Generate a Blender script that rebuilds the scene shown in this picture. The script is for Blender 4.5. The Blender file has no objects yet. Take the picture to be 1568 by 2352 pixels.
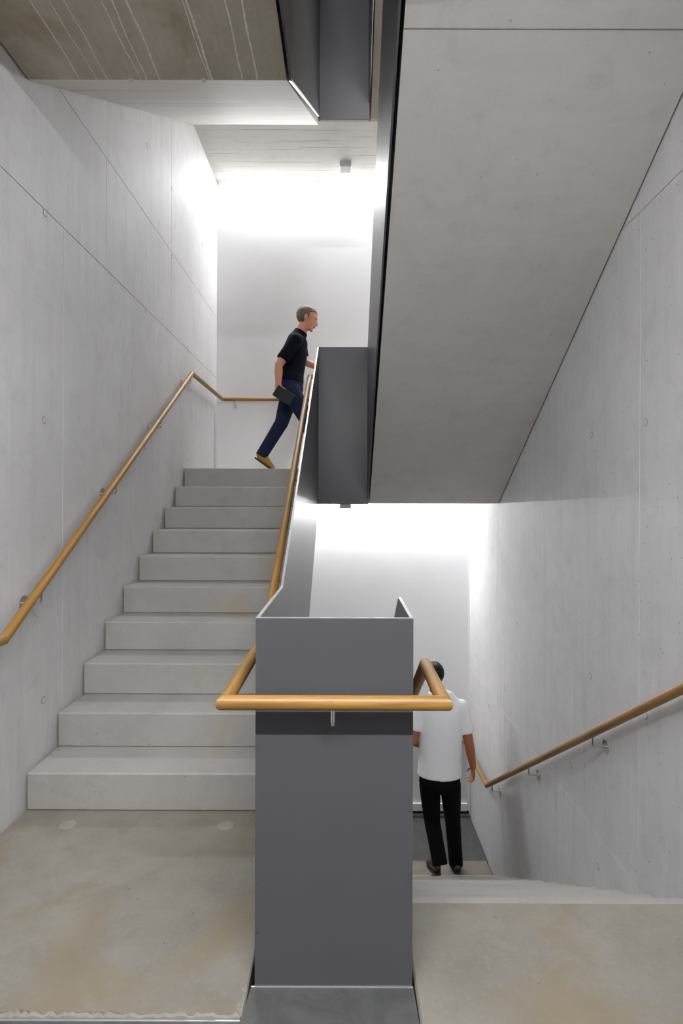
import bpy, bmesh, math, random
from mathutils import Vector, Matrix

random.seed(7)
scene = bpy.context.scene
COL = scene.collection

# ------------------------------------------------------------------ camera
FPX, VX, VY, ROLL, EYE = 1300.0, 795.0, 1160.0, 0.0034, 1.42
cam_data = bpy.data.cameras.new('camera')
cam_data.sensor_fit = 'HORIZONTAL'
cam_data.sensor_width = 24.0
cam_data.lens = 24.0 * FPX / 1568.0
cam_data.shift_x = -(VX - 784.0) / 1568.0
cam_data.shift_y = (VY - 1176.0) / 1568.0
cam_data.clip_start = 0.02
cam = bpy.data.objects.new('camera', cam_data)
COL.objects.link(cam)
cam.matrix_world = (Matrix.Translation((0, 0, EYE)) @ Matrix.Rotation(math.radians(90), 4, 'X')
                    @ Matrix.Rotation(ROLL, 4, 'Z'))
scene.camera = cam

# ------------------------------------------------------------------ world, exposure
world = bpy.data.worlds.new('world')
scene.world = world
world.use_nodes = True
world.node_tree.nodes['Background'].inputs[0].default_value = (0.8, 0.85, 1, 1)
world.node_tree.nodes['Background'].inputs[1].default_value = 0.02
vs = scene.view_settings
vs.view_transform = 'Standard'
vs.look = 'None'
vs.gamma = 1.0
vs.use_curve_mapping = False
vs.exposure = 0.0
LAMP_FRONT, LAMP_UP, LAMP_LOW, LAMP_ROOF = 640.0, 330.0, 270.0, 500.0     # emission of the linear lights
scene.cycles.max_bounces = 14
scene.cycles.diffuse_bounces = 8

# ------------------------------------------------------------------ materials
def new_mat(name):
    m = bpy.data.materials.new(name)
    m.use_nodes = True
    nt = m.node_tree
    return m, nt, nt.nodes['Principled BSDF']

def N(nt, typ, **kw):
    n = nt.nodes.new(typ)
    for k, v in kw.items():
        setattr(n, k, v)
    return n

def setin(n, **kw):
    for k, v in kw.items():
        n.inputs[k.replace('_', ' ')].default_value = v

def mixcol(nt, a, b, fac, mode='MIX'):
    n = N(nt, 'ShaderNodeMix', data_type='RGBA', blend_type=mode)
    for i, v in ((6, a), (7, b)):
        if isinstance(v, tuple):
            n.inputs[i].default_value = (*v, 1) if len(v) == 3 else v
        else:
            nt.links.new(v, n.inputs[i])
    if isinstance(fac, float):
        n.inputs[0].default_value = fac
    else:
        nt.links.new(fac, n.inputs[0])
    return n.outputs[2]

def ramp(nt, src, lo, hi, a=0.0, b=1.0):
    n = N(nt, 'ShaderNodeMapRange')
    n.clamp = True
    nt.links.new(src, n.inputs[0])
    n.inputs[1].default_value, n.inputs[2].default_value = lo, hi
    n.inputs[3].default_value, n.inputs[4].default_value = a, b
    return n.outputs[0]

def noise(nt, vec, scale, detail=4.0, rough=0.55, mapscale=None, dist=0.0):
    if mapscale:
        mp = N(nt, 'ShaderNodeMapping')
        mp.inputs['Scale'].default_value = mapscale
        nt.links.new(vec, mp.inputs[0])
        vec = mp.outputs[0]
    n = N(nt, 'ShaderNodeTexNoise')
    nt.links.new(vec, n.inputs['Vector'])
    setin(n, Scale=scale, Detail=detail, Roughness=rough, Distortion=dist)
    return n.outputs[0]

def lin(c):
    return tuple(((x / 255) / 12.92) if x / 255 <= 0.04045 else ((x / 255 + 0.055) / 1.055) ** 2.4 for x in c)

def concrete(name, base, dark=0.80, light=1.10, streak=None, streak_amt=0.25, stain=None, stain_lo=0.56,
             pores=True, rough=0.62, bump=0.12, rand=0.0, board=None):
    m, nt, bs = new_mat(name)

    geo = N(nt, 'ShaderNodeNewGeometry')
    P = geo.outputs['Position']
    b = tuple(base)
    big = noise(nt, P, 1.1, 6, 0.6)
    col = mixcol(nt, tuple(c * dark for c in b), tuple(c * light for c in b), ramp(nt, big, 0.32, 0.68))
    mid = noise(nt, P, 7.0, 8, 0.65, dist=0.4)
    col = mixcol(nt, col, tuple(c * dark * 0.86 for c in b), ramp(nt, mid, 0.50, 0.76, 0, 0.55))
    fine = noise(nt, P, 60.0, 6, 0.7)
    col = mixcol(nt, col, tuple(c * light * 1.08 for c in b), ramp(nt, fine, 0.5, 0.75, 0, 0.4))
    if streak:
        st = noise(nt, P, 3.0, 6, 0.6, mapscale=streak)
        col = mixcol(nt, col, tuple(c * 0.72 for c in b), ramp(nt, st, 0.50, 0.74, 0, streak_amt))
        st2 = noise(nt, P, 5.3, 4, 0.6, mapscale=streak)
        col = mixcol(nt, col, tuple(min(1, c * 1.25) for c in b), ramp(nt, st2, 0.56, 0.76, 0, streak_amt * 0.8))
    if stain:
        sn = noise(nt, P, 2.1, 5, 0.6, dist=0.6)
        col = mixcol(nt, col, stain, ramp(nt, sn, stain_lo, stain_lo + 0.16, 0, 0.6))
    if pores:
        vo = N(nt, 'ShaderNodeTexVoronoi')
        nt.links.new(P, vo.inputs['Vector'])
        setin(vo, Scale=19.0)
        vm = N(nt, 'ShaderNodeTexVoronoi')
        nt.links.new(P, vm.inputs['Vector'])
        setin(vm, Scale=19.0)
        sep = N(nt, 'ShaderNodeSeparateColor')
        nt.links.new(vm.outputs['Color'], sep.inputs[0])
        sel = ramp(nt, sep.outputs[0], 0.80, 0.82)
        dot = ramp(nt, vo.outputs['Distance'], 0.05, 0.10, 1, 0)
        mul = N(nt, 'ShaderNodeMath', operation='MULTIPLY')
        nt.links.new(sel, mul.inputs[0])
        nt.links.new(dot, mul.inputs[1])
        col = mixcol(nt, col, tuple(c * 0.35 for c in b), ramp(nt, mul.outputs[0], 0, 1, 0, 0.75))
    if board:
        bd = noise(nt, P, 6.0, 5, 0.65, mapscale=board)
        col = mixcol(nt, col, tuple(c * 0.45 for c in b), ramp(nt, bd, 0.575, 0.64, 0, 0.6))
    if rand:
        oi = N(nt, 'ShaderNodeObjectInfo')
        k = ramp(nt, oi.outputs['Random'], 0, 1, 1 - rand, 1 + rand)
        hsv = N(nt, 'ShaderNodeHueSaturation')
        nt.links.new(k, hsv.inputs['Value'])
        nt.links.new(col, hsv.inputs['Color'])
        col = hsv.outputs[0]
    nt.links.new(col, bs.inputs['Base Color'])
    bs.inputs['Roughness'].default_value = rough
    bs.inputs['Specular IOR Level'].default_value = 0.3
    bp = N(nt, 'ShaderNodeBump')
    bp.inputs['Strength'].default_value = bump
    bp.inputs['Distance'].default_value = 0.01
    nt.links.new(mid, bp.inputs['Height'])
    nt.links.new(bp.outputs[0], bs.inputs['Normal'])
    return m

def plain(name, base, rough=0.5, metal=0.0, var=0.06, spec=0.5, bump=0.0, scale=30.0):
    m, nt, bs = new_mat(name)
    geo = N(nt, 'ShaderNodeNewGeometry')
    n1 = noise(nt, geo.outputs['Position'], scale, 5, 0.6)
    col = mixcol(nt, tuple(c * (1 - var) for c in base), tuple(min(1, c * (1 + var)) for c in base), ramp(nt, n1, 0.3, 0.7))
    nt.links.new(col, bs.inputs['Base Color'])
    bs.inputs['Roughness'].default_value = rough
    bs.inputs['Metallic'].default_value = metal
    bs.inputs['Specular IOR Level'].default_value = spec
    if bump:
        bp = N(nt, 'ShaderNodeBump')
        bp.inputs['Strength'].default_value = bump
        bp.inputs['Distance'].default_value = 0.004
        nt.links.new(n1, bp.inputs['Height'])
        nt.links.new(bp.outputs[0], bs.inputs['Normal'])
    return m

def oak():
    m, nt, bs = new_mat('oiled_oak')
    uv = N(nt, 'ShaderNodeUVMap')
    g1 = noise(nt, uv.outputs[0], 1.0, 6, 0.6, mapscale=(9, 260, 1), dist=0.2)
    g2 = noise(nt, uv.outputs[0], 1.0, 3, 0.5, mapscale=(2.2, 40, 1), dist=0.8)
    col = mixcol(nt, (0.20, 0.098, 0.018), (0.37, 0.195, 0.048), ramp(nt, g2, 0.25, 0.75))
    col = mixcol(nt, col, (0.13, 0.062, 0.016), ramp(nt, g1, 0.52, 0.75, 0, 0.6))
    nt.links.new(col, bs.inputs['Base Color'])
    bs.inputs['Roughness'].default_value = 0.42
    bp = N(nt, 'ShaderNodeBump')
    bp.inputs['Strength'].default_value = 0.12
    bp.inputs['Distance'].default_value = 0.002
    nt.links.new(g1, bp.inputs['Height'])
    nt.links.new(bp.outputs[0], bs.inputs['Normal'])
    return m

def lino():
    m, nt, bs = new_mat('grey_linoleum')
    geo = N(nt, 'ShaderNodeNewGeometry')
    P = geo.outputs['Position']
    a = noise(nt, P, 9.0, 8, 0.7, dist=1.6)
    b = noise(nt, P, 45.0, 6, 0.7, dist=2.0)
    col = mixcol(nt, (0.052, 0.052, 0.053), (0.080, 0.080, 0.080), ramp(nt, a, 0.35, 0.65))
    col = mixcol(nt, col, (0.17, 0.168, 0.16), ramp(nt, b, 0.62, 0.74, 0, 0.5))
    nt.links.new(col, bs.inputs['Base Color'])
    bs.inputs['Roughness'].default_value = 0.45
    return m

def emit(name, strength, col=(0.985, 0.99, 1.0)):
    m, nt, bs = new_mat(name)
    bs.inputs['Base Color'].default_value = (0.9, 0.9, 0.9, 1)
    bs.inputs['Emission Color'].default_value = (*col, 1)
    bs.inputs['Emission Strength'].default_value = strength
    return m

M = {}
M['wall'] = concrete('cast_concrete_wall', (0.60, 0.594, 0.598), dark=0.90, light=1.05, streak=(5, 5, 0.35), streak_amt=0.30, rand=0.03)
M['stair'] = concrete('precast_stair_concrete', (0.325, 0.316, 0.296), dark=0.88, rand=0.035, light=1.06, stain=(0.32, 0.265, 0.18), stain_lo=0.58, bump=0.08)
M['floorc'] = concrete('precast_landing_concrete', (0.212, 0.196, 0.167), dark=0.72, light=1.16, stain=(0.18, 0.14, 0.085), stain_lo=0.48, bump=0.12)
M['soffit'] = concrete('soffit_concrete', (0.49, 0.478, 0.455), dark=0.92, light=1.04, streak=(0.5, 3, 3), streak_amt=0.18, bump=0.08)
M['soffit_old'] = concrete('stained_soffit_concrete', (0.45, 0.41, 0.335), dark=0.80, light=1.08, stain=(0.27, 0.21, 0.12), stain_lo=0.50, bump=0.1, streak=(6, 0.6, 1), streak_amt=0.5)
M['soffit_board'] = concrete('board_marked_concrete', (0.66, 0.64, 0.60), dark=0.93, light=1.04, board=(0.12, 5, 5), bump=0.15)
M['grout'] = concrete('rough_grout', (0.25, 0.235, 0.20), dark=0.7, light=1.1, bump=0.6)
M['plug'] = concrete('plug_concrete', (0.275, 0.258, 0.23), pores=False, bump=0.05)
M['gapdark'] = plain('dark_joint', (0.02, 0.02, 0.02), 0.9)
M['white'] = plain('white_plaster', (0.77, 0.77, 0.775), 0.6, var=0.025, scale=2.0)
M['whiteboard'] = plain('white_painted_board', (0.78, 0.78, 0.78), 0.45, var=0.01)
M['steel'] = plain('grey_painted_steel', (0.064, 0.064, 0.070), 0.40, var=0.02, spec=0.5, scale=4.0)
M['alu'] = plain('bright_edge_trim', (0.75, 0.75, 0.76), 0.35, 0.9)
M['inox'] = plain('brushed_stainless', (0.62, 0.61, 0.60), 0.25, 1.0)
M['screw'] = plain('screw_steel', (0.16, 0.16, 0.17), 0.4, 0.8)
M['foyer'] = plain('dark_foyer_wall', (0.10, 0.10, 0.10), 0.7)
M['tie'] = plain('tie_ring_shadow', (0.16, 0.155, 0.15), 0.9)
M['oak'] = oak()
M['lino'] = lino()
M['lampbody'] = plain('grey_lamp_housing', (0.62, 0.62, 0.64), 0.5)
M['lamp_front'] = emit('front_lamp_diffuser', LAMP_FRONT)
M['lamp_up'] = emit('upper_lamp_diffuser', LAMP_UP)
M['lamp_low'] = emit('lower_lamp_diffuser', LAMP_LOW)
M['lamp_roof'] = emit('roof_lamp_diffuser', LAMP_ROOF)
M['lampwhite'] = plain('white_lamp_housing', (0.8, 0.8, 0.8), 0.4)
M['efflor'] = plain('pale_lime_drip', (0.66, 0.63, 0.56), 0.8, var=0.15, scale=60)
M['skin'] = plain('skin', lin((196, 138, 108)), 0.55, var=0.05)
M['skin_tan'] = plain('tanned_skin', lin((158, 98, 66)), 0.55, var=0.05)
M['hair_dark'] = plain('dark_hair', (0.012, 0.010, 0.009), 0.5, var=0.4, spec=0.12, scale=90, bump=0.6)
M['hair_brown'] = plain('greying_brown_hair', lin((96, 82, 70)), 0.6, var=0.35, scale=90, bump=0.6)
M['tee_navy'] = plain('navy_cotton', (0.003, 0.0035, 0.009), 0.85, var=0.1, spec=0.12, bump=0.2, scale=60)
M['jeans'] = plain('blue_denim', (0.012, 0.018, 0.045), 0.8, var=0.25, spec=0.12, bump=0.2, scale=80)
M['tee_white'] = plain('white_cotton', (0.78, 0.78, 0.80), 0.85, var=0.03, bump=0.2, scale=60)
M['trouser_black'] = plain('black_cloth', (0.003, 0.003, 0.0035), 0.85, var=0.1, spec=0.12, bump=0.2, scale=60)
M['shoe_tan'] = plain('tan_suede', lin((150, 112, 40)), 0.75, var=0.12)
M['shoe_brown'] = plain('brown_leather', lin((66, 42, 35)), 0.45, var=0.12)
M['rubber'] = plain('dark_sole', (0.03, 0.028, 0.025), 0.8)
M['tablet'] = plain('black_folder', (0.012, 0.012, 0.014), 0.45, spec=0.12)
M['eye'] = plain('dark_eye', (0.02, 0.015, 0.01), 0.2)

# ------------------------------------------------------------------ helpers
def link_mesh(name, bm, mat, parent=None, smooth=False):
    me = bpy.data.meshes.new(name)
    bm.normal_update()
    bm.to_mesh(me)
    bm.free()
    if smooth:
        for p in me.polygons:
            p.use_smooth = True
    me.materials.append(M[mat] if isinstance(mat, str) else mat)
    o = bpy.data.objects.new(name, me)
    COL.objects.link(o)
    if parent:
        o.parent = parent
        me.transform(Matrix.Translation(-parent.location) if parent.type == 'EMPTY' else Matrix.Identity(4))
    return o

def child_of(o, parent, base):
    """sub-part: parent is a mesh part whose own thing sits at base"""
    o.parent = parent
    o.data.transform(Matrix.Translation(-Vector(base)))
    return o

def tag(o, label, cat, group=None, kind=None):
    o['label'] = label
    o['category'] = cat
    if group:
        o['group'] = group
    if kind:
        o['kind'] = kind
    return o

def thing(name, loc, label, cat, group=None, kind=None):
    o = bpy.data.objects.new(name, None)
    o.empty_display_size = 0.1
    COL.objects.link(o)
    o.location = loc
    return tag(o, label, cat, group, kind)

def box(bm, x0, x1, y0, y1, z0, z1, bev=0.0):
    vs_ = [bm.verts.new((x, y, z)) for z in (z0, z1) for y in (y0, y1) for x in (x0, x1)]
    fs = []
    for q in ((0, 2, 3, 1), (4, 5, 7, 6), (0, 1, 5, 4), (2, 6, 7, 3), (0, 4, 6, 2), (1, 3, 7, 5)):
        fs.append(bm.faces.new([vs_[i] for i in q]))
    if bev:
        es = list({e for f in fs for e in f.edges})
        bmesh.ops.bevel(bm, geom=es, offset=bev, segments=1, affect='EDGES', profile=0.5)
    return bm

def B(*a, bev=0.0):
    return box(bmesh.new(), *a, bev=bev)

def prism(poly, x0, x1, bev=0.0):
    """YZ polygon extruded along X"""
    bm = bmesh.new()
    a = [bm.verts.new((x0, y, z)) for y, z in poly]
    b = [bm.verts.new((x1, y, z)) for y, z in poly]
    n = len(poly)
    bm.faces.new(a)
    bm.faces.new(b[::-1])
    for i in range(n):
        bm.faces.new((a[i], b[i], b[(i + 1) % n], a[(i + 1) % n]))
    bmesh.ops.recalc_face_normals(bm, faces=bm.faces)
    if bev:
        bmesh.ops.bevel(bm, geom=list(bm.edges), offset=bev, segments=1, affect='EDGES', profile=0.5)
    return bm

def pipe(path, rad, n=24, bm=None, cap=True):
    """mitred round bar along a polyline, uv along the grain"""
    bm = bm or bmesh.new()
    uvl = bm.loops.layers.uv.verify()
    pts = [Vector(p) for p in path]
    d = [(pts[i + 1] - pts[i]).normalized() for i in range(len(pts) - 1)]
    ref = Vector((0, 0, 1)) if abs(d[0].z) < 0.9 else Vector((1, 0, 0))
    a = d[0].cross(ref).normalized()
    b = d[0].cross(a).normalized()
    ring = [pts[0] + a * rad * math.cos(2 * math.pi * k / n) + b * rad * math.sin(2 * math.pi * k / n) for k in range(n)]
    rings = [[bm.verts.new(p) for p in ring]]
    dist = [0.0]
    for i in range(1, len(pts)):
        nor = d[i - 1] if i == len(pts) - 1 else (d[i - 1] + d[i]).normalized()
        out = []
        for p in ring:
            k = (pts[i] - p).dot(nor) / d[i - 1].dot(nor)
            out.append(p + d[i - 1] * k)
        ring = out
        rings.append([bm.verts.new(p) for p in ring])
        dist.append(dist[-1] + (pts[i] - pts[i - 1]).length)
    for i in range(len(rings) - 1):
        for k in range(n):
            k2 = (k + 1) % n
            f = bm.faces.new((rings[i][k], rings[i][k2], rings[i + 1][k2], rings[i + 1][k]))
            f.smooth = True
            us = (dist[i] + i * 3.7, dist[i] + i * 3.7, dist[i + 1] + i * 3.7, dist[i + 1] + i * 3.7)
            vsx = (k, k + 1, k + 1, k)
            for lp, u, v in zip(f.loops, us, vsx):
                lp[uvl].uv = (u, v / n * 2 * math.pi * rad)
    if cap:
        for r_ in (rings[0], rings[-1]):
            f = bm.faces.new(r_)
            for lp in f.loops:
                lp[uvl].uv = (lp.vert.co.x, lp.vert.co.z)
    bmesh.ops.recalc_face_normals(bm, faces=bm.faces)
    for r_ in rings:
        for k in range(n):
            e = bm.edges.get((r_[k], r_[(k + 1) % n]))
            if e:
                e.smooth = False
    return bm

def disc(bm, c, axis, rad, thick, n=24):
    axis = Vector(axis).normalized()
    c = Vector(c)
    ref = Vector((0, 0, 1)) if abs(axis.z) < 0.9 else Vector((1, 0, 0))
    a = axis.cross(ref).normalized()
    b = axis.cross(a)
    r0 = [bm.verts.new(c + (a * math.cos(2 * math.pi * k / n) + b * math.sin(2 * math.pi * k / n)) * rad) for k in range(n)]
    r1 = [bm.verts.new(v.co + axis * thick) for v in r0]
    bm.faces.new(r0[::-1])
    bm.faces.new(r1)
    for k in range(n):
        bm.faces.new((r0[k], r0[(k + 1) % n], r1[(k + 1) % n], r1[k]))
    bmesh.ops.recalc_face_normals(bm, faces=bm.faces)
    return bm

# ------------------------------------------------------------------ dimensions (metres, floor = 0)
R, T = 0.175, 0.2822
SL = R / T
WL, WR, YB = -1.488, 1.413, 6.48           # wall faces
YF, YO = -7.0, -1.0                         # foyer end, edge of the stair walls
Y0 = 2.62                                   # first riser going up
ZM = 10 * R                                 # half landing
YM = Y0 + 9 * T                             # its front edge
Y1 = 2.026                                  # first riser going down
ZL = -12 * R                                # lower landing
ZF = 3.675                                  # floor above
ZM2 = ZF + ZM
PL, PR, PT = -0.2656, 0.199, 0.010          # well panels
YP = 1.668                                  # newel front
XLs, XRs = -1.476, 1.402                    # stair ends at walls
ZTOP = 7.3

# ------------------------------------------------------------------ shell
def wall_with_panels(name, side, rows, label):
    x = WL if side < 0 else WR
    o = link_mesh(name, B(min(x + side * 0.012, x + side * 0.25), max(x + side * 0.012, x + side * 0.25), YO, YB + 0.2, -2.6, ZTOP), 'wall')
    tag(o, label, 'wall', kind='structure')
    g = 0.0014
    for z0, z1, ys in rows:
        for a, b in zip(ys[:-1], ys[1:]):
            link_mesh('panel', B(min(x, x + side * 0.0125), max(x, x + side * 0.0125), a + g, b - g, z0 + g, z1 - g, bev=0.0012), 'wall', o)
    return o

wall_left = wall_with_panels('wall_left', -1, [
    (-2.6, -0.4, [YO, 0.2, 3.2, YB]),
    (-0.4, 2.87, [YO, 0.9, 2.97, 4.79, YB]),
    (2.87, 3.56, [YO, -0.6, 1.5, 3.50, 4.79, YB]),
    (3.56, ZTOP, [YO, 0.9, 2.3, 4.79, YB])], 'fair-faced concrete wall beside the rising flight with formwork joints')
wall_right = wall_with_panels('wall_right', 1, [
    (-2.6, -0.42, [YO, 0.6, 2.2, 3.78, 5.04, YB]),
    (-0.42, 2.84, [YO, -0.2, 2.727, 5.27, YB]),
    (2.84, ZTOP, [YO, -0.2, 2.727, 5.27, YB])], 'fair-faced concrete wall beside the descending flight with formwork joints')
wall_back = link_mesh('wall_back', B(WL - 0.2, WR + 0.2, YB, YB + 0.2, -2.6, ZTOP), 'white')
tag(wall_back, 'smooth white end wall washed by linear lights', 'wall', kind='structure')
wall_front = link_mesh('wall_front', B(-5.2, 5.2, YF - 0.2, YF, -0.25, ZTOP), 'foyer')
tag(wall_front, 'dark wall at the far end of the foyer behind the viewer', 'wall', kind='structure')
for nm, xa, xb in (('wall_west', -5.2, -5.0), ('wall_east', 5.0, 5.2)):
    tag(link_mesh(nm, B(xa, xb, YF, YO + 0.2, -0.25, ZTOP), 'foyer'), 'dark foyer side wall behind the viewer, on the ' + nm[5:], 'wall', kind='structure')
for nm, xa, xb in (('wall_southwest', -5.0, WL - 0.012), ('wall_southeast', WR + 0.012, 5.0)):
    tag(link_mesh(nm, B(xa, xb, YO - 0.001, YO + 0.2, -0.25, ZTOP), 'foyer'), 'foyer wall flanking the stair opening, on the ' + nm[5:], 'wall', kind='structure')
roof = link_mesh('ceiling', B(-5.2, 5.2, YF - 0.2, YB + 0.2, ZTOP, ZTOP + 0.2), 'soffit')
tag(roof, 'concrete roof slab closing the top of the stairwell', 'ceiling', kind='structure')

# foyer floor: grey linoleum with a tongue running up to the newel
fl = bmesh.new()
YS = 1.558
poly = [(WL, YO), (-5.0, YO), (-5.0, YF), (5.0, YF), (5.0, YO), (WR, YO), (WR, YS - 0.03), (0.206, YS - 0.03), (0.202, YP - 0.003), (-0.276, YP - 0.003), (-0.286, YS - 0.004), (WL, YS - 0.004)]
a = [fl.verts.new((x, y, 0.0)) for x, y in poly]
b = [fl.verts.new((x, y, -0.25)) for x, y in poly]
fl.faces.new(a)
fl.faces.new(b[::-1])
for i in range(len(poly)):
    fl.faces.new((a[i], b[i], b[(i + 1) % len(poly)], a[(i + 1) % len(poly)]))
bmesh.ops.recalc_face_normals(fl, faces=fl.faces)
floor = tag(link_mesh('floor', fl, 'lino'), 'dark grey linoleum foyer floor with a tongue ending at the newel', 'floor', kind='structure')
tr = tag(link_mesh('trim_1', B(-0.275, 0.2015, YP - 0.003, YP + 0.001, -0.03, 0.0015), 'alu'),
         'bright metal edge strip where linoleum meets the newel', 'edge strip', kind='structure')
tr2 = tag(link_mesh('trim_2', B(WL, -0.288, YS - 0.0045, YS - 0.0005, -0.03, 0.002), 'alu'),
          'thin metal edge strip along the concrete landing slab', 'edge strip', kind='structure')

lowf = tag(link_mesh('floor', B(WL, WR, 5.60, YB, ZL - 0.25, ZL + 0.001), 'lino'),
           'dark grey linoleum floor of the lower landing', 'floor', kind='structure')
bb = tag(link_mesh('baseboard_back', B(WL + 0.02, WR - 0.022, YB - 0.022, YB, ZL + 0.03, ZL + 0.115, bev=0.002), 'whiteboard'),
         'white skirting board along the foot of the white end wall', 'skirting', kind='structure')
bbg = tag(link_mesh('trim_3', B(WL, WR, YB - 0.012, YB, ZL + 0.001, ZL + 0.03), 'gapdark'),
          'dark shadow gap beneath the white skirting board', 'shadow gap', kind='structure')
ctrim = tag(link_mesh('trim_4', B(WR - 0.010, WR, YB - 0.010, YB, ZL, 1.42), 'whiteboard'),
            'slim white corner bead between end wall and concrete wall', 'corner bead', kind='structure')

# ------------------------------------------------------------------ stairs
def step_mesh(x0, x1, depth, bev=0.007):
    bm = B(x0, x1, 0.0, depth, -R, 0.0, bev=bev)
    me = bpy.data.meshes.new('step')
    bm.to_mesh(me)
    bm.free()
    me.materials.append(M['stair'])
    return me

# rising flight (left)
up = thing('stair_flight', (-0.88, Y0, 0), 'pale precast concrete flight rising on the left to the half landing', 'stairs')
XA, XB = XLs, -0.284
link_mesh('landing_slab', B(XA - 0.006, XB, YS, Y0 + 0.1, -0.24, 0.0, bev=0.004), 'floorc', up)
sm = step_mesh(XA, XB, T + 0.03)
link_mesh('step', B(XA, XB, YM, 5.231, ZM - R, ZM, bev=0.003), 'stair', up)
for i in range(1, 10):
    o = bpy.data.objects.new('step', sm)
    COL.objects.link(o)
    o.parent = up
    o.location = Vector((0, Y0 + (i - 1) * T, i * R)) - up.location
link_mesh('waist_slab', prism([(Y0 + 0.02, -0.002), (Y0 + 0.02, -0.24), (YM, ZM - 0.36), (YM + 0.02, ZM - R)], XA + 0.001, XB - 0.001), 'soffit', up)
for px in (-1.227, -0.53):
    link_mesh('anchor_plug', disc(bmesh.new(), (px, 2.505, -0.004), (0, 0, 1), 0.035, 0.0052), 'plug', up)

# rough grout bead along the front edge of the landing slab
gb = bmesh.new()
nseg = 110
rows_ = []
for i in range(nseg + 1):
    x = WL + 0.006 + (-0.295 - WL) * i / nseg
    amp = 0.018 + 0.016 * random.random()
    if 0.5 < i / nseg:
        amp *= 0.8
    h = 0.004 + 0.007 * random.random()
    rows_.append([gb.verts.new((x, YS + 0.001, -0.002)), gb.verts.new((x, YS + 0.003, h * 0.8)), gb.verts.new((x, YS + amp * 0.5, h + 0.003 * random.random())),
                  gb.verts.new((x, YS + amp, 0.0005)), gb.verts.new((x, YS + amp, -0.004))])
for r0, r1 in zip(rows_[:-1], rows_[1:]):
    for k in range(4):
        gb.faces.new((r0[k], r1[k], r1[k + 1], r0[k + 1]))
bmesh.ops.recalc_face_normals(gb, faces=gb.faces)
link_mesh('grout_bead', gb, 'grout', up)
gb2 = bmesh.new()
prev = None
for i in range(26):
    y = YS + 0.004 + (YP - YS - 0.01) * i / 25
    w = 0.008 + 0.014 * random.random()
    row = [gb2.verts.new((XB + 0.002, y, -0.003)), gb2.verts.new((XB - 0.002, y, 0.004)), gb2.verts.new((XB - w, y, 0.004 * random.random() + 0.001)), gb2.verts.new((XB - w - 0.004, y, -0.002))]
    if prev:
        for k in range(3):
            gb2.faces.new((prev[k], row[k], row[k + 1], prev[k + 1]))
    prev = row
bmesh.ops.recalc_face_normals(gb2, faces=gb2.faces)
link_mesh('grout_bead', gb2, 'grout', up)

# descending flight (right)
dn = thing('stair_flight', (0.8, Y1, 0), 'pale precast concrete flight descending on the right to the lower landing', 'stairs')
XC, XD = 0.208, XRs
link_mesh('landing_slab', B(XC, WR - 0.002, YS - 0.026, Y1, -0.24, 0.0, bev=0.006), 'floorc', dn)
sm2 = step_mesh(XC, XD, T + 0.05)
for k in range(1, 12):
    o = bpy.data.objects.new('step', sm2)
    COL.objects.link(o)
    o.parent = dn
    o.location = Vector((0, Y1 + (k - 1) * T - 0.05, -k * R)) - dn.location
link_mesh('waist_slab', prism([(Y1 - 0.04, -R - 0.03), (Y1 + 11 * T - 0.06, ZL + 0.04), (Y1 + 11 * T - 0.06, ZL - 0.001), (Y1 + 11 * T, ZL - 0.25), (Y1 - 0.05, -0.42)], XC + 0.001, XD - 0.001), 'soffit', dn)
link_mesh('lower_slab', B(XC, WR - 0.012, Y1 + 11 * T - 0.05, 5.598, ZL - 0.25, ZL, bev=0.003), 'floorc', dn)
link_mesh('joint_strip', B(XC, WR - 0.012, 5.597, 5.601, ZL - 0.02, ZL + 0.002), 'alu', dn)
tag(link_mesh('floor', B(WL, XC - 0.004, 5.13, 5.60, ZL - 0.25, ZL), 'lino'), 'strip of linoleum landing floor beneath the rising flight', 'floor', kind='structure')

# half landing and flight rising towards the viewer (its soffit shows)
hl = tag(link_mesh('ceiling', B(WL, WR - 0.012, 5.232, YB, 1.44, ZM - 0.0), 'soffit'), 'concrete half landing slab above the lower landing', 'half landing', kind='structure')
tag(link_mesh('floor', B(PL + 0.02, 0.205, YM + 0.012, 5.232, 1.45, ZM), 'stair'), 'narrow concrete floor strip behind the steel panel of the half landing', 'floor', kind='structure')

def saw(y_start, z_start, n, sgn):
    """tread profile from the bottom step upwards; sgn is the direction in Y"""
    pts = [(y_start, z_start)]
    y, z = y_start, z_start
    for i in range(n):
        z += R
        pts.append((y, z))
        if i < n - 1:
            y += sgn * T
            pts.append((y, z))
    return pts

fr = thing('stair_flight', (0.8, 5.2, 1.44), 'smooth grey soffit of the upper flight climbing overhead on the right', 'stairs')
XE, XF = 0.216, WR - 0.010
top = saw(5.16, ZM, 11, -1)
ye = top[-1][0]
link_mesh('flight_slab', prism([(5.232, ZM), *top, (1.0, ZF), (1.0, 3.50), (1.80, 3.50), (5.232, 1.44)], XE, XF), 'soffit', fr)
link_mesh('joint_bead', B(XE + 0.001, XF - 0.001, 2.188, 2.192, 3.2635, 3.27), 'plug', fr)

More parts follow.
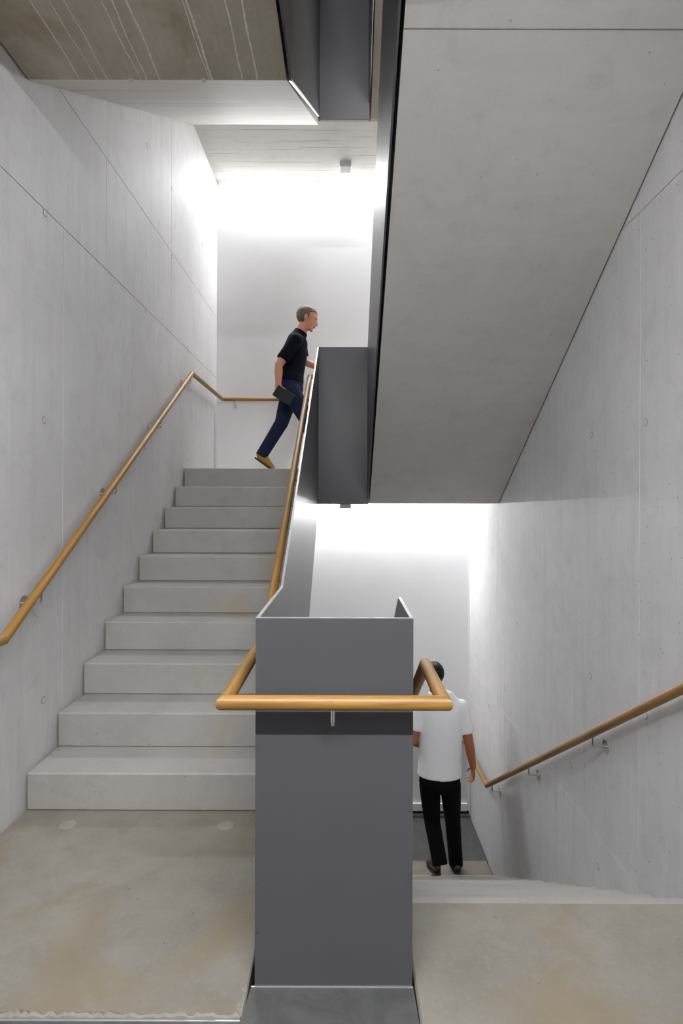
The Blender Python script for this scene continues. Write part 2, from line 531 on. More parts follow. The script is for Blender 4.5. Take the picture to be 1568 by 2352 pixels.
# floor slab overhead on the left, with lime drips, and the next flight
fs = tag(link_mesh('ceiling', B(WL + 0.012, -0.282, 1.0, Y0, 3.385, ZF), 'soffit_old'), 'dark stained concrete landing soffit overhead with pale lime drips', 'ceiling', kind='structure')
for xd, wd, hh in ((-0.867, 0.008, 1), (-0.925, 0.006, 1), (-0.962, 0.005, .7), (-0.625, 0.009, 1), (-0.645, 0.005, .6), (-0.484, 0.008, 1), (-0.413, 0.008, 1),
                   (-1.24, 0.006, .6), (-1.11, 0.005, .6), (-1.165, 0.004, .5)):
    dm = bmesh.new()
    prev = None
    ph = random.random() * 6
    for i in range(60):
        y = 1.6 + (Y0 - 0.004 - 1.6) * i / 59
        xx = xd + 0.004 * math.sin(y * 5 + ph) + 0.0022 * math.sin(y * 17 + ph * 2) + random.uniform(-.001, .001)
        w = wd * (0.35 + 0.35 * random.random())
        row = [dm.verts.new((xx - w, y, 3.386)), dm.verts.new((xx - w * .8, y, 3.385 - 0.0015 * hh)), dm.verts.new((xx + w * .8, y, 3.385 - 0.0015 * hh)), dm.verts.new((xx + w, y, 3.386))]
        if prev:
            for k in range(3):
                dm.faces.new((prev[k], row[k], row[k + 1], prev[k + 1]))
        prev = row
    bmesh.ops.recalc_face_normals(dm, faces=dm.faces)
    link_mesh('lime_drip', dm, 'efflor', fs)
for xd in (-1.0, -0.665):
    sp = bmesh.new()
    bmesh.ops.create_uvsphere(sp, u_segments=10, v_segments=6, radius=0.010, matrix=Matrix.Translation((xd, Y0 - 0.004, 3.384)))
    link_mesh('lime_drip', sp, 'efflor', fs)

f2 = thing('stair_flight', (-0.88, Y0, 3.385), 'bright streaked soffit of the next flight above the rising stairs', 'stairs')
top2 = saw(Y0, ZF, 10, 1)
link_mesh('flight_slab', prism([(Y0 + 0.001, 3.386), (Y0 + 0.001, ZF), *top2[1:], (5.42, ZM2), (5.42, 5.06)], WL + 0.006, -0.282), 'soffit_board', f2)
hl2 = tag(link_mesh('ceiling', B(WL, WR - 0.012, 5.422, YB, 5.095, ZM2), 'soffit_board'), 'board-marked concrete soffit of the half landing overhead', 'ceiling', kind='structure')
tag(link_mesh('ceiling', B(-0.262, 0.193, 5.172, 5.422, 5.100, ZM2), 'soffit_board'), 'narrow concrete edge of the upper half landing behind the steel panel', 'ceiling', kind='structure')
f3 = thing('stair_flight', (0.8, 5.2, 5.09), 'narrow visible soffit of the topmost flight behind the steel panels', 'stairs')
link_mesh('flight_slab', prism([(5.422, 5.094), (5.422, ZM2), (5.1, ZM2 + R), (2.4, ZM2 + 1.8), (2.4, 6.91), (5.38, 5.094)], 0.222, XF), 'soffit_old', f3)
# ceiling of the foyer over the viewer
cf = tag(link_mesh('ceiling', B(WL, WR, YO, 0.998, 3.30, ZF), 'soffit'), 'concrete foyer ceiling above the viewer', 'ceiling', kind='structure')
tag(link_mesh('ceiling', B(-5.0, 5.0, YF, YO - 0.002, 3.30, ZF), 'foyer'), 'dark foyer ceiling further back behind the viewer', 'ceiling', kind='structure')

# ------------------------------------------------------------------ steel balustrades
def side_panel(name, x0, x1, poly, cuts, parent, mat='steel', edge=False):
    """poly given as (lower chain, upper chain) sampled functions of Y; split at the cuts with a hairline seam"""
    lo, hi, ya, yb = poly
    def ev(ch, y):
        for (a, za), (b, zb) in zip(ch[:-1], ch[1:]):
            if min(a, b) - 1e-6 <= y <= max(a, b) + 1e-6:
                return za + (zb - za) * (y - a) / (b - a) if abs(b - a) > 1e-9 else za
        return ch[-1][1]
    ys = [ya, *cuts, yb]
    for a, b in zip(ys[:-1], ys[1:]):
        a2 = a + (0.001 if a != ya else 0)
        b2 = b - (0.001 if b != yb else 0)
        kl = sorted([p[0] for p in lo if a2 + 1e-4 < p[0] < b2 - 1e-4])
        kh = sorted([p[0] for p in hi if a2 + 1e-4 < p[0] < b2 - 1e-4])
        pts = [(y, ev(lo, y)) for y in [a2, *kl, b2]] + [(y, ev(hi, y)) for y in [b2, *kh[::-1], a2]]
        link_mesh(name, prism(pts, x0, x1, bev=0.0008), mat, parent)
        if edge:
            up_ = [(y, ev(hi, y) + 0.0002) for y in [a2, *kh, b2]]
            link_mesh('edge_strip', prism(up_ + [(y, z + 0.0022) for y, z in up_[::-1]], x0, x1), 'alu', parent)

def screws(parent, pts, axis):
    me = None
    for p in pts:
        if me is None:
            ob = link_mesh('screw', disc(bmesh.new(), (0, 0, 0), axis, 0.0026, 0.0012, n=10), 'screw')
            me = ob.data
        else:
            ob = bpy.data.objects.new('screw', me)
            COL.objects.link(ob)
        ob.parent = parent
        ob.location = Vector(p) - parent.location

ZN = 1.085
bal = thing('balustrade', ((PL + PR) / 2, YP, -0.35), 'grey steel panel balustrade with tall newel front between the two flights', 'balustrade')
link_mesh('front_panel', B(PL, PR, YP, YP + PT, -0.35, ZN, bev=0.001), 'steel', bal)
knee = YM - (2.858 - ZN) / SL
side_panel('side_panel', PL, PL + PT, ([(YP, -0.36), (2.37, -0.36), (YM - 0.02, 1.40), (YM, 1.40)], [(YP, ZN), (knee, ZN), (YM, 2.858)], YP + PT + 0.0006, YM - 0.013), [3.29], bal, edge=True)
side_panel('side_panel', PR - PT, PR, ([(YP, -0.36), (1.95, -0.36), (5.2, -0.36 - 3.25 * SL)], [(YP, ZN), (2.05, ZN), (5.2, ZN - 3.15 * SL)], YP + PT + 0.0006, 5.2), [3.6], bal, edge=True)
link_mesh('edge_strip', B(PL, PR, YP, YP + PT, ZN + 0.0002, ZN + 0.0022), 'alu', bal)
pts = []
for z in (1.048, 1.008, 0.70, 0.52, 0.33, 0.30, 0.16, 0.09):
    for x in (PL + 0.008, PR - 0.008):
        pts.append((x, YP, z))
screws(bal, pts, (0, -1, 0))
screws(bal, [(PL + PT, 3.05, 1.16), (PL + PT, 3.75, 1.05), (PL + PT, 4.3, 1.38), (PL + PT, 4.35, 1.5)], (1, 0, 0))

bal2 = thing('balustrade', (0.0, YM, 1.43), 'grey steel panel lining the well at the half landing and climbing right', 'balustrade')
link_mesh('front_panel', B(PL, PR, YM - 0.0115, YM - 0.0015 + 0.0, 1.425, 2.858, bev=0.001), 'steel', bal2)
lo = [(1.668, 3.49), (1.80, 3.49), (5.148, 1.475)]
hi = [(1.668, ZF + ZN), (2.08, ZF + ZN), (5.148, 2.858)]
side_panel('side_panel', PR - PT, PR, (lo, hi, 1.668, YM - 0.0125), [3.09], bal2)
screws(bal2, [(PR - PT, 3.35, 3.6), (PR - PT, 3.35, 3.75), (PR - PT, 2.98, 3.0), (PR - PT, 2.98, 2.9)], (-1, 0, 0))

bal3 = thing('balustrade', (0.0, YM, 4.93), 'bluish grey steel panels of the storey above hanging over the well', 'balustrade')
link_mesh('front_panel', B(PL, PR, YM - 0.0115, YM - 0.0015, 4.93, ZM2 + 1.1, bev=0.001), 'steel', bal3)
side_panel('side_panel', PL, PL + PT, ([(1.68, 3.36), (2.58, 3.36), (YM - 0.014, 4.955)], [(1.68, ZF + ZN), (knee, ZF + ZN), (YM - 0.014, 6.53)], 1.68, YM - 0.0125), [], bal3)
side_panel('side_panel', PR - PT, PR, ([(2.4, 6.6), (YM - 0.014, 5.08)], [(2.4, 7.2), (3.0, 7.2), (YM - 0.014, ZM2 + 1.1)], 2.4, YM - 0.0125), [], bal3)
link_mesh('edge_strip', prism([(2.585, 3.356), (2.585, 3.3595), (YM - 0.014, 4.9545), (YM - 0.014, 4.951)], PL - 0.004, PL + PT), 'alu', bal3)
link_mesh('end_panel', B(PL, PR, YP - 0.001, YP + 0.009, 3.30, ZF + ZN), 'steel', bal3)
screws(bal3, [(PL + PT, y, z) for y, z in ((3.08, 4.10), (3.08, 4.42), (3.55, 4.30), (3.55, 4.75), (3.55, 4.85), (3.55, 4.55), (4.1, 4.75), (4.1, 5.1))], (1, 0, 0))

# ------------------------------------------------------------------ handrails
RD = 0.021
def bracket(parent, foot, wall_dir, wall_pt, mat='inox', drop=0.055, flange=True, rad=0.0055):
    """rod down from the rail axis point, then across to the wall with a round flange"""
    foot = Vector(foot)
    wp = Vector(wall_pt)
    base = foot + Vector((0, 0, -RD - drop))
    wp.z = base.z
    d = (wp - base).normalized()
    c = 0.014
    path = [foot + Vector((0, 0, -RD * 0.6)), base + Vector((0, 0, c)), base + Vector((0, 0, c * 0.3)) + d * c * 0.3, base + d * c, wp - d * 0.002]
    br = link_mesh('bracket', pipe(path, rad, n=12), mat, parent)
    if not flange:
        return
    fl_ = link_mesh('flange', disc(bmesh.new(), wp - d * 0.005, d, 0.036, 0.0045), mat)
    child_of(fl_, br, parent.location)

ZR = 0.862
# centre rail wrapping the newel
FX0, FX1, FY = -0.342, 0.279, 1.597
hr = thing('handrail', (-0.03, FY, ZR), 'round oak handrail wrapping the grey newel and following the well', 'handrail')
ytop = 5.235
kn = ytop - (2.607 - ZR) / SL
path = [(FX1, 5.40, ZL + ZR), (FX1, 1.985, ZR), (FX1, FY, ZR), (FX0, FY, ZR), (FX0, kn, ZR), (FX0, ytop, 2.607), (FX1, ytop, 2.607), (FX1, ytop - 0.02, 2.607), (FX1, 2.15, 4.53)]
path[0] = (FX1, 1.985 + (ZR - (ZL + ZR)) / SL, ZL + ZR)
link_mesh('rail', pipe(path, RD), 'oak', hr)
bracket(hr, ((PL + PR) / 2 - 0.003, FY, ZR), None, ((PL + PR) / 2 - 0.003, YP, 0), drop=0.045, flange=False, rad=0.0065)
for y in (2.65, 3.70, 4.66):
    bracket(hr, (FX0, y, ZR + (y - kn) * SL), None, (PL, y, 0), mat='screw', flange=False)
for y in (2.6, 3.7, 4.8):
    bracket(hr, (FX1, y, ZR - (y - 1.985) * SL), None, (PR, y, 0), mat='screw', flange=False)

# left wall rail
XW = WL + 0.083
YW = YB - 0.078
hl_ = thing('handrail', (WL, 3.7, 1.5), 'round oak wall handrail climbing the left wall and turning along the end wall', 'handrail')
kl = 2.325
yk = kl + (2.612 - ZR) / SL
link_mesh('rail', pipe([(XW, -1.5, ZR), (XW, kl, ZR), (XW, yk, 2.612), (XW, YW, 2.612), (WR - 0.08, YW, 2.612), (WR - 0.08, 5.15, 2.612)], RD), 'oak', hl_)
for y in (2.61, 3.45, 4.28, 5.10):
    bracket(hl_, (XW, y, ZR + (y - kl) * SL), None, (WL, y, 0))
for y in (0.4, 1.6):
    bracket(hl_, (XW, y, ZR), None, (WL, y, 0))
for x in (-1.275, -0.2, 0.9):
    bracket(hl_, (x, YW, 2.612), None, (x, YB, 0))

# right wall rail
XV = WR - 0.072
hr_ = thing('handrail', (WR, 4.0, -0.6), 'round oak wall handrail descending the right wall to the lower landing', 'handrail')
kr = 1.985
yb_ = kr + 12 * R / SL
link_mesh('rail', pipe([(XV, -1.5, ZR), (XV, kr, ZR), (XV, yb_, ZL + ZR), (XV, YW, ZL + ZR), (WL + 0.08, YW, ZL + ZR)], RD), 'oak', hr_)
for y in (2.02, 3.07, 4.14, 5.17):
    bracket(hr_, (XV, y, ZR - (y - kr) * SL), None, (WR, y, 0))
for x in (1.0, -0.2):
    bracket(hr_, (x, YW, ZL + ZR), None, (x, YB, 0))

# ------------------------------------------------------------------ formwork tie holes
def tie_holes(wall, side, pix):
    x = WL if side < 0 else WR
    ring = plug = None
    for (px, py) in pix:
        u = px - VX - (py - VY) * -ROLL
        v = py - VY - (px - VX) * ROLL
        y = FPX * x / u
        z = EYE - v * y / FPX
        if ring is None:
            ring = disc(bmesh.new(), (0, 0, 0), (-side, 0, 0), 0.0180, 0.0008, n=20)
            o1 = link_mesh('tie_hole', ring, 'tie', wall)
            o2 = link_mesh('tie_plug', disc(bmesh.new(), (0, 0, 0), (-side, 0, 0), 0.0150, 0.0014, n=20), 'wall')
            m1, m2 = o1.data, o2.data
            ring = True
        else:
            o1 = bpy.data.objects.new('tie_hole', m1)
            o2 = bpy.data.objects.new('tie_plug', m2)
            COL.objects.link(o1)
            COL.objects.link(o2)
            o1.parent = wall
        o2.parent = o1
        o1.location = (x, y, z)

tie_holes(wall_left, -1, [(103, 489), (338, 335), (336, 715), (395, 433), (101, 965), (99, 1608), (334, 1027), (432, 807), (432, 1056), (465, 562), (395, 590)])
tie_holes(wall_right, 1, [(1482, 970), (1358, 1000), (1355, 1553), (1482, 1644), (1310, 1758), (1373, 1990), (1187, 1434), (1092, 1505), (1158, 1582), (1122, 1622)])

# ------------------------------------------------------------------ lights
def linear_light(x0, x1, y, z, label, mat, w=0.032, h=0.014):
    """slim bar: white housing on the ceiling (z), glowing diffuser of height h below it"""
    t = thing('linear_light', ((x0 + x1) / 2, y, z), label, 'lamp')
    link_mesh('housing', B(x0 - 0.01, x1 + 0.01, y - w / 2, y + w / 2, z - 0.010, z - 0.0005), 'lampwhite', t)
    link_mesh('diffuser', B(x0, x1, y - w / 2, y + w / 2, z - 0.0105 - h, z - 0.0105, bev=0.003), mat, t)
    for x in (x0 - 0.012, x1 + 0.010):
        link_mesh('end_cap', B(x, x + 0.002, y - w / 2 - 0.002, y + w / 2 + 0.002, z - 0.012 - h, z - 0.0005), 'lampwhite', t)
    return t

linear_light(WL + 0.10, WR - 0.10, YB - 0.05, 5.095, 'linear ceiling light washing the top of the white end wall, upper level', 'lamp_up', h=0.006)
linear_light(WL + 0.04, WR - 0.04, YB - 0.05, 1.44, 'linear light under the half landing washing the lower white wall', 'lamp_low', h=0.009)
linear_light(WL + 0.12, WR - 0.12, -0.42, 3.30, 'linear ceiling light in the foyer above and behind the viewer', 'lamp_front', w=0.046, h=0.008)
linear_light(WL + 0.12, WR - 0.12, -0.42, ZTOP, 'linear ceiling light of the storey above, high over the well', 'lamp_roof', w=0.036, h=0.04)

def emergency(x, y, z, label):
    t = thing('emergency_light', (x, y, z), label, 'lamp')
    link_mesh('housing', B(x - 0.063, x + 0.063, y, y + 0.135, z - 0.055, z, bev=0.003), 'lampbody', t)
    link_mesh('cover', B(x - 0.056, x + 0.056, y + 0.007, y + 0.128, z - 0.0575, z - 0.0545, bev=0.001), 'whiteboard', t)
    for sx in (-0.035, 0.035):
        for sy in (0.03, 0.105):
            link_mesh('screw', disc(bmesh.new(), (x + sx, y + sy, z - 0.0574), (0, 0, -1), 0.004, 0.001, n=8), 'screw', t)

emergency(-0.02, 6.04, 5.0945, 'small square grey emergency light on the upper half landing soffit')
emergency(-0.01, 6.05, 1.4395, 'small square grey emergency light under the half landing, by the lower glow')

# ------------------------------------------------------------------ people
def loft(bm, secs, side, n=20, cap=True):
    """closed tube through (centre, half-width along side, half-depth) sections"""
    pts = [Vector(s[0]) for s in secs]
    rings = []
    for i, (c, ra, rb) in enumerate(secs):
        c = Vector(c)
        t_ = (pts[min(i + 1, len(pts) - 1)] - pts[max(i - 1, 0)]).normalized()
        s = Vector(side)
        s = (s - t_ * s.dot(t_)).normalized()
        u = t_.cross(s).normalized()
        rings.append([bm.verts.new(c + s * ra * math.cos(2 * math.pi * k / n) + u * rb * math.sin(2 * math.pi * k / n)) for k in range(n)])
    for r0, r1 in zip(rings[:-1], rings[1:]):
        for k in range(n):
            bm.faces.new((r0[k], r0[(k + 1) % n], r1[(k + 1) % n], r1[k]))
    if cap:
        bm.faces.new(rings[0][::-1])
        bm.faces.new(rings[-1])
    return bm

def ball(bm, c, rx, ry, rz, axes=None, seg=16):
    mt = Matrix.Translation(c)
    if axes:
        x, y, z = axes
        mt = mt @ Matrix(((x.x, y.x, z.x, 0), (x.y, y.y, z.y, 0), (x.z, y.z, z.z, 0), (0, 0, 0, 1)))
    bmesh.ops.create_uvsphere(bm, u_segments=seg, v_segments=seg // 2 + 2, radius=1.0, matrix=mt @ Matrix.Diagonal((rx, ry, rz, 1)))

def limb(bm, pts, rads, side, n=16, hem=False):
    loft(bm, [(p, r_, r_) for p, r_ in zip(pts, rads)], side, n)
    for p, r_ in list(zip(pts, rads))[:-1 if hem else None]:
        ball(bm, Vector(p), r_ * 0.97, r_ * 0.97, r_ * 0.97, seg=12)

def hand(bm, wrist, dirn, palm, thumb, curl=0.35, s=1.0):
    """palm, four unequal bent fingers and a thumb leaving the side of the palm"""
    w = Vector(wrist)
    d = Vector(dirn).normalized()
    pn = Vector(palm)
    pn = (pn - d * pn.dot(d)).normalized()
    th = Vector(thumb)
    th = (th - d * th.dot(d) - pn * th.dot(pn)).normalized()
    loft(bm, [(w - d * 0.02, 0.027 * s, 0.021 * s), (w + d * 0.02 * s, 0.033 * s, 0.018 * s), (w + d * 0.06 * s, 0.043 * s, 0.017 * s), (w + d * 0.095 * s, 0.043 * s, 0.014 * s)], th)
    for off, ln in ((0.034, 0.074), (0.0115, 0.084), (-0.0115, 0.078), (-0.034, 0.060)):
        p = w + d * 0.088 * s + th * off * s
        q = [p]
        ang = 0.0
        for frac, bend in ((0.45, curl * 0.7), (0.32, curl * 1.2), (0.23, curl * 0.9)):
            ang += bend
            p = p + (d * math.cos(ang) + pn * math.sin(ang)) * ln * frac * s
            q.append(p)
        limb(bm, q, [0.0095 * s, 0.0088 * s, 0.008 * s, 0.007 * s], th, n=10)
    p = w + d * 0.028 * s + th * 0.024 * s
    q = [p, p + (th * 0.8 + d * 0.5 + pn * 0.35).normalized() * 0.04 * s]
    q.append(q[-1] + (th * 0.35 + d * 0.85 + pn * 0.45).normalized() * 0.030 * s)
    q.append(q[-1] + (d * 0.9 + pn * 0.5).normalized() * 0.024 * s)
    limb(bm, q, [0.014 * s, 0.0115 * s, 0.010 * s, 0.008 * s], pn, n=10)

def frame(fwd, up_):
    f = Vector(fwd).normalized()
    u = Vector(up_)
    u = (u - f * u.dot(f)).normalized()
    return f.cross(u).normalized(), f, u       # right, forward, up

def head(bm, c, fwd, up_, s=1.0):
    x, y, z = frame(fwd, up_)
    c = Vector(c)
    def P(a, b_, h):
        return c + (x * a + y * b_ + z * h) * s
    ball(bm, P(0, -0.012, 0.030), 0.074 * s, 0.096 * s, 0.088 * s, (x, y, z), 24)
    # face block and jaw
    loft(bm, [(P(0, 0.012, 0.07), 0.058 * s, 0.070 * s), (P(0, 0.018, 0.02), 0.064 * s, 0.074 * s), (P(0, 0.020, -0.03), 0.060 * s, 0.070 * s),
              (P(0, 0.026, -0.07), 0.049 * s, 0.060 * s), (P(0, 0.034, -0.105), 0.032 * s, 0.042 * s)], x, 20)
    ball(bm, P(0, 0.066, -0.100), 0.020 * s, 0.016 * s, 0.015 * s, (x, y, z), 12)           # chin
    loft(bm, [(P(0, 0.086, 0.015), 0.008 * s, 0.008 * s), (P(0, 0.099, -0.012), 0.010 * s, 0.011 * s), (P(0, 0.106, -0.030), 0.015 * s, 0.012 * s), (P(0, 0.094, -0.040), 0.013 * s, 0.010 * s)], x, 12)
    loft(bm, [(P(-0.048, 0.072, 0.026), 0.009 * s, 0.008 * s), (P(0, 0.090, 0.027), 0.009 * s, 0.009 * s), (P(0.048, 0.072, 0.026), 0.009 * s, 0.008 * s)], z, 10)  # brow
    loft(bm, [(P(-0.024, 0.084, -0.062), 0.005 * s, 0.006 * s), (P(0, 0.093, -0.062), 0.009 * s, 0.008 * s), (P(0.024, 0.084, -0.062), 0.005 * s, 0.006 * s)], z, 10)  # lips
    for e in (-1, 1):
        ball(bm, P(e * 0.077, -0.010, 0.000), 0.010 * s, 0.018 * s, 0.031 * s, (x, y, z), 12)
    return P

def hair_cap(c, fwd, up_, s=1.0):
    x, y, z = frame(fwd, up_)
    c = Vector(c)
    bm = bmesh.new()
    bmesh.ops.create_uvsphere(bm, u_segments=40, v_segments=28, radius=1.0)
    kill = []
    for v in bm.verts:
        p = v.co
        a, b_, h = p.x * 0.083, p.y * 0.108 - 0.014, p.z * 0.098 + 0.032
        lim = -0.055 if b_ < -0.02 else (-0.01 if b_ < 0.02 else 0.055 + (b_ - 0.02) * 0.25)
        if h < lim:
            kill.append(v)
        k = 1 + 0.012 * math.sin(a * 300 + b_ * 170) + 0.01 * math.sin(h * 420)
        v.co = c + (x * a * k + y * b_ * k + z * h * k) * s
    bmesh.ops.delete(bm, geom=kill, context='VERTS')
    ret = bmesh.ops.extrude_face_region(bm, geom=list(bm.faces))
    ctr = c + (y * -0.012 + z * 0.02) * s
    for g in ret['geom']:
        if isinstance(g, bmesh.types.BMVert):
            g.co = ctr + (g.co - ctr) * 0.86
    bmesh.ops.recalc_face_normals(bm, faces=bm.faces)
    return bm

def skin_obj(name, bm, mat, parent, voxel, it=6):
    bmesh.ops.recalc_face_normals(bm, faces=bm.faces)
    o = link_mesh(name, bm, mat, parent)
    md = o.modifiers.new('remesh', 'REMESH')
    md.mode = 'VOXEL'
    md.voxel_size = voxel
    md.use_smooth_shade = True
    sm_ = o.modifiers.new('smooth', 'SMOOTH')
    sm_.factor = 0.5
    sm_.iterations = it
    return o

def shoe(parent, heel, toe, zup, mat, s=1.0):
    h, t_ = Vector(heel), Vector(toe)
    d = (t_ - h).normalized()
    u = Vector(zup)
    u = (u - d * u.dot(d)).normalized()
    side = d.cross(u)
    L = (t_ - h).length
    bm = bmesh.new()
    secs = []
    for f, w, hh in ((-0.02, 0.018, 0.030), (0.03, 0.032, 0.042), (0.2, 0.036, 0.048), (0.4, 0.037, 0.044), (0.6, 0.043, 0.036), (0.8, 0.044, 0.028), (0.93, 0.034, 0.022), (1.0, 0.016, 0.014)):
        secs.append((h + d * L * f + u * (hh * s + 0.008), w * s, hh * s))
    loft(bm, secs, side)
    loft(bm, [(h + d * L * 0.16 + u * 0.05, 0.034 * s, 0.042 * s), (h + d * L * 0.14 + u * 0.105 * s, 0.034 * s, 0.040 * s)], side)
    so = skin_obj('shoe', bm, mat, parent, 0.006, 4)
    sb = bmesh.new()
    ring0, ring1 = [], []
    for k in range(28):
        a = 2 * math.pi * k / 28
        f = 0.49 - 0.52 * math.cos(a)
        w = 0.041 + 0.006 * max(0, (f - 0.4))
        w *= abs(math.sin(a)) ** 0.5 if math.sin(a) else 0
        p = h + d * L * f + side * math.copysign(w * s, math.sin(a))
        ring0.append(sb.verts.new(p))
        ring1.append(sb.verts.new(p + u * 0.014))
    sb.faces.new(ring0[::-1])
    sb.faces.new(ring1)
    for k in range(28):
        sb.faces.new((ring0[k], ring0[(k + 1) % 28], ring1[(k + 1) % 28], ring1[k]))
    bmesh.ops.recalc_face_normals(sb, faces=sb.faces)
    child_of(link_mesh('sole', sb, 'rubber'), so, parent.location)

def V(x, y, z):
    return Vector((x, y, z))

# --- person on the half landing, striding to the right
PY = 5.62
def q(px, py, dy=0.0):
    y = PY + dy
    u = px - VX + (py - VY) * ROLL
    v = py - VY - (px - VX) * ROLL
    return V(u * y / FPX, y, EYE - v * y / FPX)

p1 = thing('person', (-0.62, PY, ZM), 'person in navy T-shirt and jeans striding right on the half landing', 'person')
side = (0, 1, 0)
hipc, waist, chest, shc = q(668, 893), q(671, 858), q(676, 812), q(684, 776)
neck, headc = q(693, 758), q(706, 733)
hipN, hipF = q(668, 897, -0.09), q(668, 897, 0.09)
kneeB, ankB = q(646, 972, 0.10), q(603, 1042, 0.10)
kneeF, ankF = q(702, 962, -0.09), q(733, 1052, -0.09)
shN, shF = q(680, 781, -0.185), q(688, 781, 0.185)
elN, wrN = q(640, 838, -0.25), q(639, 884, -0.27)
elF, wrF = q(697, 830, 0.24), q(736, 846, 0.20)
bm = bmesh.new()
P1 = head(bm, headc, (1, 0, -0.28), (0.28, 0, 1))
loft(bm, [(shc, 0.06, 0.06), (neck, 0.052, 0.055), (q(700, 745), 0.050, 0.055)], side)
loft(bm, [(hipc - V(0, 0, .05), 0.12, 0.09), (hipc, 0.155, 0.105), (waist, 0.135, 0.095), (chest, 0.155, 0.11), (shc - V(0, 0, .02), 0.16, 0.085), (shc + V(0.01, 0, .02), 0.09, 0.06)], side)
for s_, e_, w_ in ((shN, elN, wrN), (shF, elF, wrF)):
    limb(bm, [s_, s_.lerp(e_, .5), e_, e_.lerp(w_, .35), w_], [0.052, 0.046, 0.039, 0.040, 0.027], side)
for h_, k_, a_ in ((hipN, kneeF, ankF), (hipF, kneeB, ankB)):
    limb(bm, [h_, h_.lerp(k_, .5), k_, k_.lerp(a_, .35), a_], [0.080, 0.070, 0.053, 0.052, 0.036], side)
hand(bm, wrN, (0.12, 0.0, -1), (0, 1, 0), (1, 0, 0.1), curl=0.75)
hand(bm, wrF, (0.8, -0.1, -0.45), (0, -0.2, -1), (0, -1, 0), curl=0.55)
skin_obj('body', bm, 'skin', p1, 0.0055, 5)
link_mesh('hair', hair_cap(headc, (1, 0, -0.28), (0.28, 0, 1)), 'hair_brown', p1, smooth=True)
for e in (-1, 1):
    eb = bmesh.new()
    ball(eb, P1(e * 0.030, 0.079, 0.008), 0.009, 0.006, 0.006, frame((1, 0, -0.28), (0.28, 0, 1)), 10)
    link_mesh('eye', eb, 'eye', p1, smooth=True)
bm = bmesh.new()
loft(bm, [(hipc + V(0, 0, .055), 0.168, 0.125), (waist, 0.152, 0.115), (chest, 0.172, 0.128), (shc - V(0, 0, .02), 0.178, 0.098), (shc + V(0.008, 0, .018), 0.11, 0.075), (neck - V(0.004, 0, .012), 0.066, 0.066)], side, 28)
for s_, e_ in ((shN, elN), (shF, elF)):
    limb(bm, [s_.lerp(shc, .3), s_, s_.lerp(e_, .45), s_.lerp(e_, .80)], [0.064, 0.066, 0.064, 0.062], side, hem=True)
skin_obj('shirt', bm, 'tee_navy', p1, 0.007, 5)
bm = bmesh.new()
loft(bm, [(hipc - V(0, 0, .07), 0.135, 0.10), (hipc, 0.168, 0.122), (waist + V(0, 0, .0), 0.148, 0.110)], side, 28)
for h_, k_, a_ in ((hipN, kneeF, ankF), (hipF, kneeB, ankB)):
    limb(bm, [h_, h_.lerp(k_, .5), k_, k_.lerp(a_, .5), a_.lerp(k_, -.08)], [0.094, 0.085, 0.070, 0.064, 0.060], side, hem=True)
skin_obj('trousers', bm, 'jeans', p1, 0.007, 5)
shoe(p1, q(585, 1053, 0.10), q(621, 1084, 0.10) + V(0.02, 0, 0.006), (0.6, 0, 1), 'shoe_tan')
shoe(p1, V(ankF.x - 0.05, ankF.y, ZM + 0.003), V(ankF.x + 0.205, ankF.y, ZM + 0.006), (0, 0, 1), 'shoe_tan')

# dark folder held at the trailing side
tb = thing('folder', q(652, 908, -0.28), 'slim black folder held in the trailing hand of the person in navy', 'folder')
fbm = B(-0.095, 0.095, -0.008, 0.008, -0.055, 0.055, bev=0.003)
fo = link_mesh('cover', fbm, 'tablet')
fo.parent = tb
fp = link_mesh('page_block', B(-0.090, 0.0965, -0.005, 0.005, -0.0565, 0.052), 'tablet')
fp.parent = tb
tb.rotation_euler = (0.0, math.radians(32), 0.12)

# --- person descending, seen from behind
PY2 = 5.10
def q2(px, py, dy=0.0):
    y = PY2 + dy
    u = px - VX + (py - VY) * ROLL
    v = py - VY - (px - VX) * ROLL
    return V(u * y / FPX, y, EYE - v * y / FPX)

p2 = thing('person', (0.86, 5.1, -11 * R), 'person in white T-shirt and black trousers walking down, seen from behind', 'person')
side = (1, 0, 0)
hipc, waist, chest, shc = q2(1009, 1795), q2(1010, 1745), q2(1012, 1672), q2(1012, 1618)
neck, headc = q2(1002, 1592, 0.02), q2(996, 1553, 0.05)
hipL, hipR = q2(986, 1800), q2(1034, 1800)
kneeL, ankL = q2(992, 1886, 0.12), q2(1009, 1978, -0.04)
kneeR, ankR = q2(1039, 1884, 0.26), q2(1046, 1976, 0.36)
shL, shR = q2(966, 1622), q2(1060, 1622)
elL, wrL = q2(949, 1700, -0.02), q2(968, 1712, 0.22)
elR, wrR = q2(1077, 1708, 0.0), q2(1086, 1762, 0.10)
hf, hu = (-0.25, 1, -0.18), (0, 0.18, 1)
bm = bmesh.new()
P2 = head(bm, headc, hf, hu, 1.02)
loft(bm, [(shc, 0.065, 0.06), (neck, 0.058, 0.058), (neck.lerp(headc, .6), 0.056, 0.058)], side)
loft(bm, [(hipc - V(0, 0, .05), 0.13, 0.10), (hipc, 0.165, 0.11), (waist, 0.145, 0.10), (chest, 0.175, 0.115), (shc - V(0, 0, .01), 0.175, 0.085), (shc + V(0, 0, .045), 0.10, 0.06)], side)
for s_, e_, w_ in ((shL, elL, wrL), (shR, elR, wrR)):
    limb(bm, [s_, s_.lerp(e_, .5), e_, e_.lerp(w_, .35), w_], [0.055, 0.050, 0.043, 0.043, 0.029], side)
for h_, k_, a_ in ((hipL, kneeL, ankL), (hipR, kneeR, ankR)):
    limb(bm, [h_, h_.lerp(k_, .5), k_, k_.lerp(a_, .35), a_], [0.082, 0.072, 0.055, 0.054, 0.038], side)
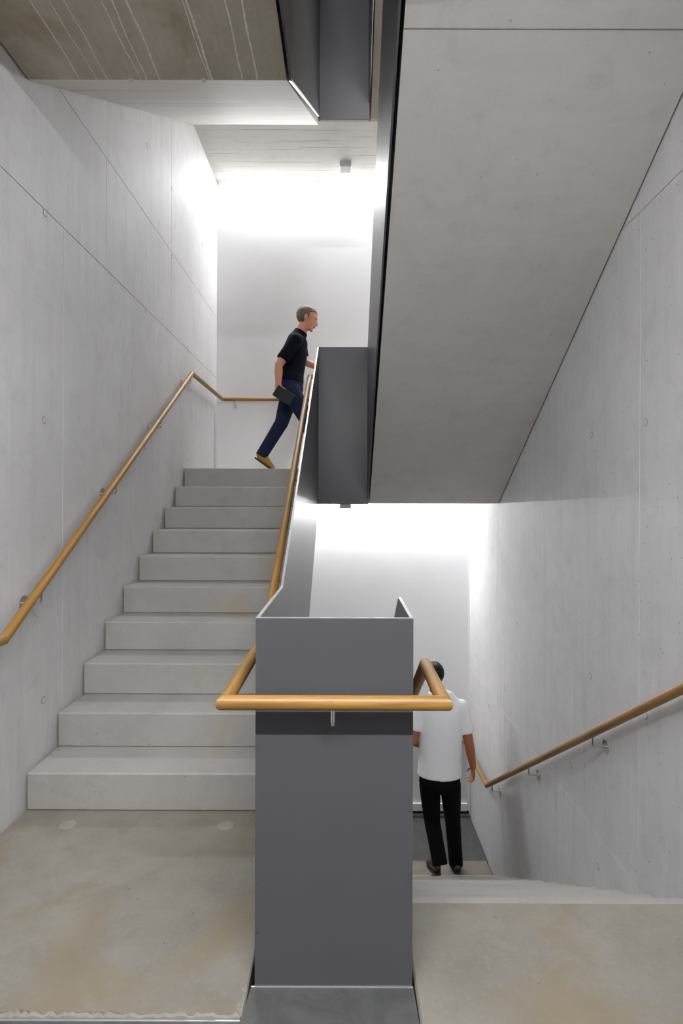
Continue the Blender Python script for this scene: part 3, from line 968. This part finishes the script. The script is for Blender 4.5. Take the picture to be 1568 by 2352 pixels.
hand(bm, wrR, (0.08, 0.25, -1), (-1, 0, 0), (0, 1, 0.1), curl=0.45)
hand(bm, wrL, (0.3, 1, 0.1), (1, 0, -0.2), (0, 0, 1), curl=0.5)
skin_obj('body', bm, 'skin_tan', p2, 0.0055, 5)
link_mesh('hair', hair_cap(headc, hf, hu, 1.02), 'hair_dark', p2, smooth=True)
for e in (-1, 1):
    eb = bmesh.new()
    ball(eb, P2(e * 0.030, 0.079, 0.008), 0.009, 0.006, 0.006, frame(hf, hu), 10)
    link_mesh('eye', eb, 'eye', p2, smooth=True)
bm = bmesh.new()
loft(bm, [(hipc + V(0.0, 0, .06), 0.205, 0.142), (waist, 0.192, 0.135), (chest, 0.198, 0.138), (chest.lerp(shc, .6), 0.208, 0.128), (shc - V(0, 0, .02), 0.218, 0.112), (shc + V(0, 0, .025), 0.185, 0.092), (shc + V(0, 0, .06), 0.115, 0.078), (neck - V(0, 0, .005), 0.076, 0.072)], side, 28)
for s_, e_ in ((shL, elL), (shR, elR)):
    limb(bm, [s_.lerp(shc, .3), s_, s_.lerp(e_, .4), s_.lerp(e_, .70)], [0.064, 0.066, 0.066, 0.066], side, hem=True)
    limb(bm, [shc + V(0, 0, .03), s_], [0.062, 0.056], side)
skin_obj('shirt', bm, 'tee_white', p2, 0.007, 22)
cb = bmesh.new()
loft(cb, [(neck - V(0, 0.0, .012), 0.074, 0.070), (neck + V(-0.004, .0, .018), 0.068, 0.066)], side, 28)
skin_obj('collar', cb, 'tee_white', p2, 0.006, 2)
bm = bmesh.new()
loft(bm, [(hipc - V(0, 0, .07), 0.14, 0.11), (hipc, 0.186, 0.128), (waist - V(0, 0, .06), 0.175, 0.120)], side, 28)
for h_, k_, a_ in ((hipL, kneeL, ankL), (hipR, kneeR, ankR)):
    limb(bm, [h_, h_.lerp(k_, .5), k_, k_.lerp(a_, .5), a_.lerp(k_, -.10)], [0.094, 0.086, 0.074, 0.070, 0.068], side, hem=True)
skin_obj('trousers', bm, 'trouser_black', p2, 0.007, 5)
shoe(p2, V(ankL.x - 0.02, ankL.y - 0.06, -11 * R + 0.075), V(ankL.x - 0.06, ankL.y + 0.20, -11 * R + 0.003), (0, 0, 1), 'shoe_brown', 1.05)
shoe(p2, V(ankR.x + 0.005, ankR.y - 0.06, ZL + 0.002), V(ankR.x + 0.03, ankR.y + 0.22, ZL + 0.002), (0, 0, 1), 'shoe_brown', 1.05)
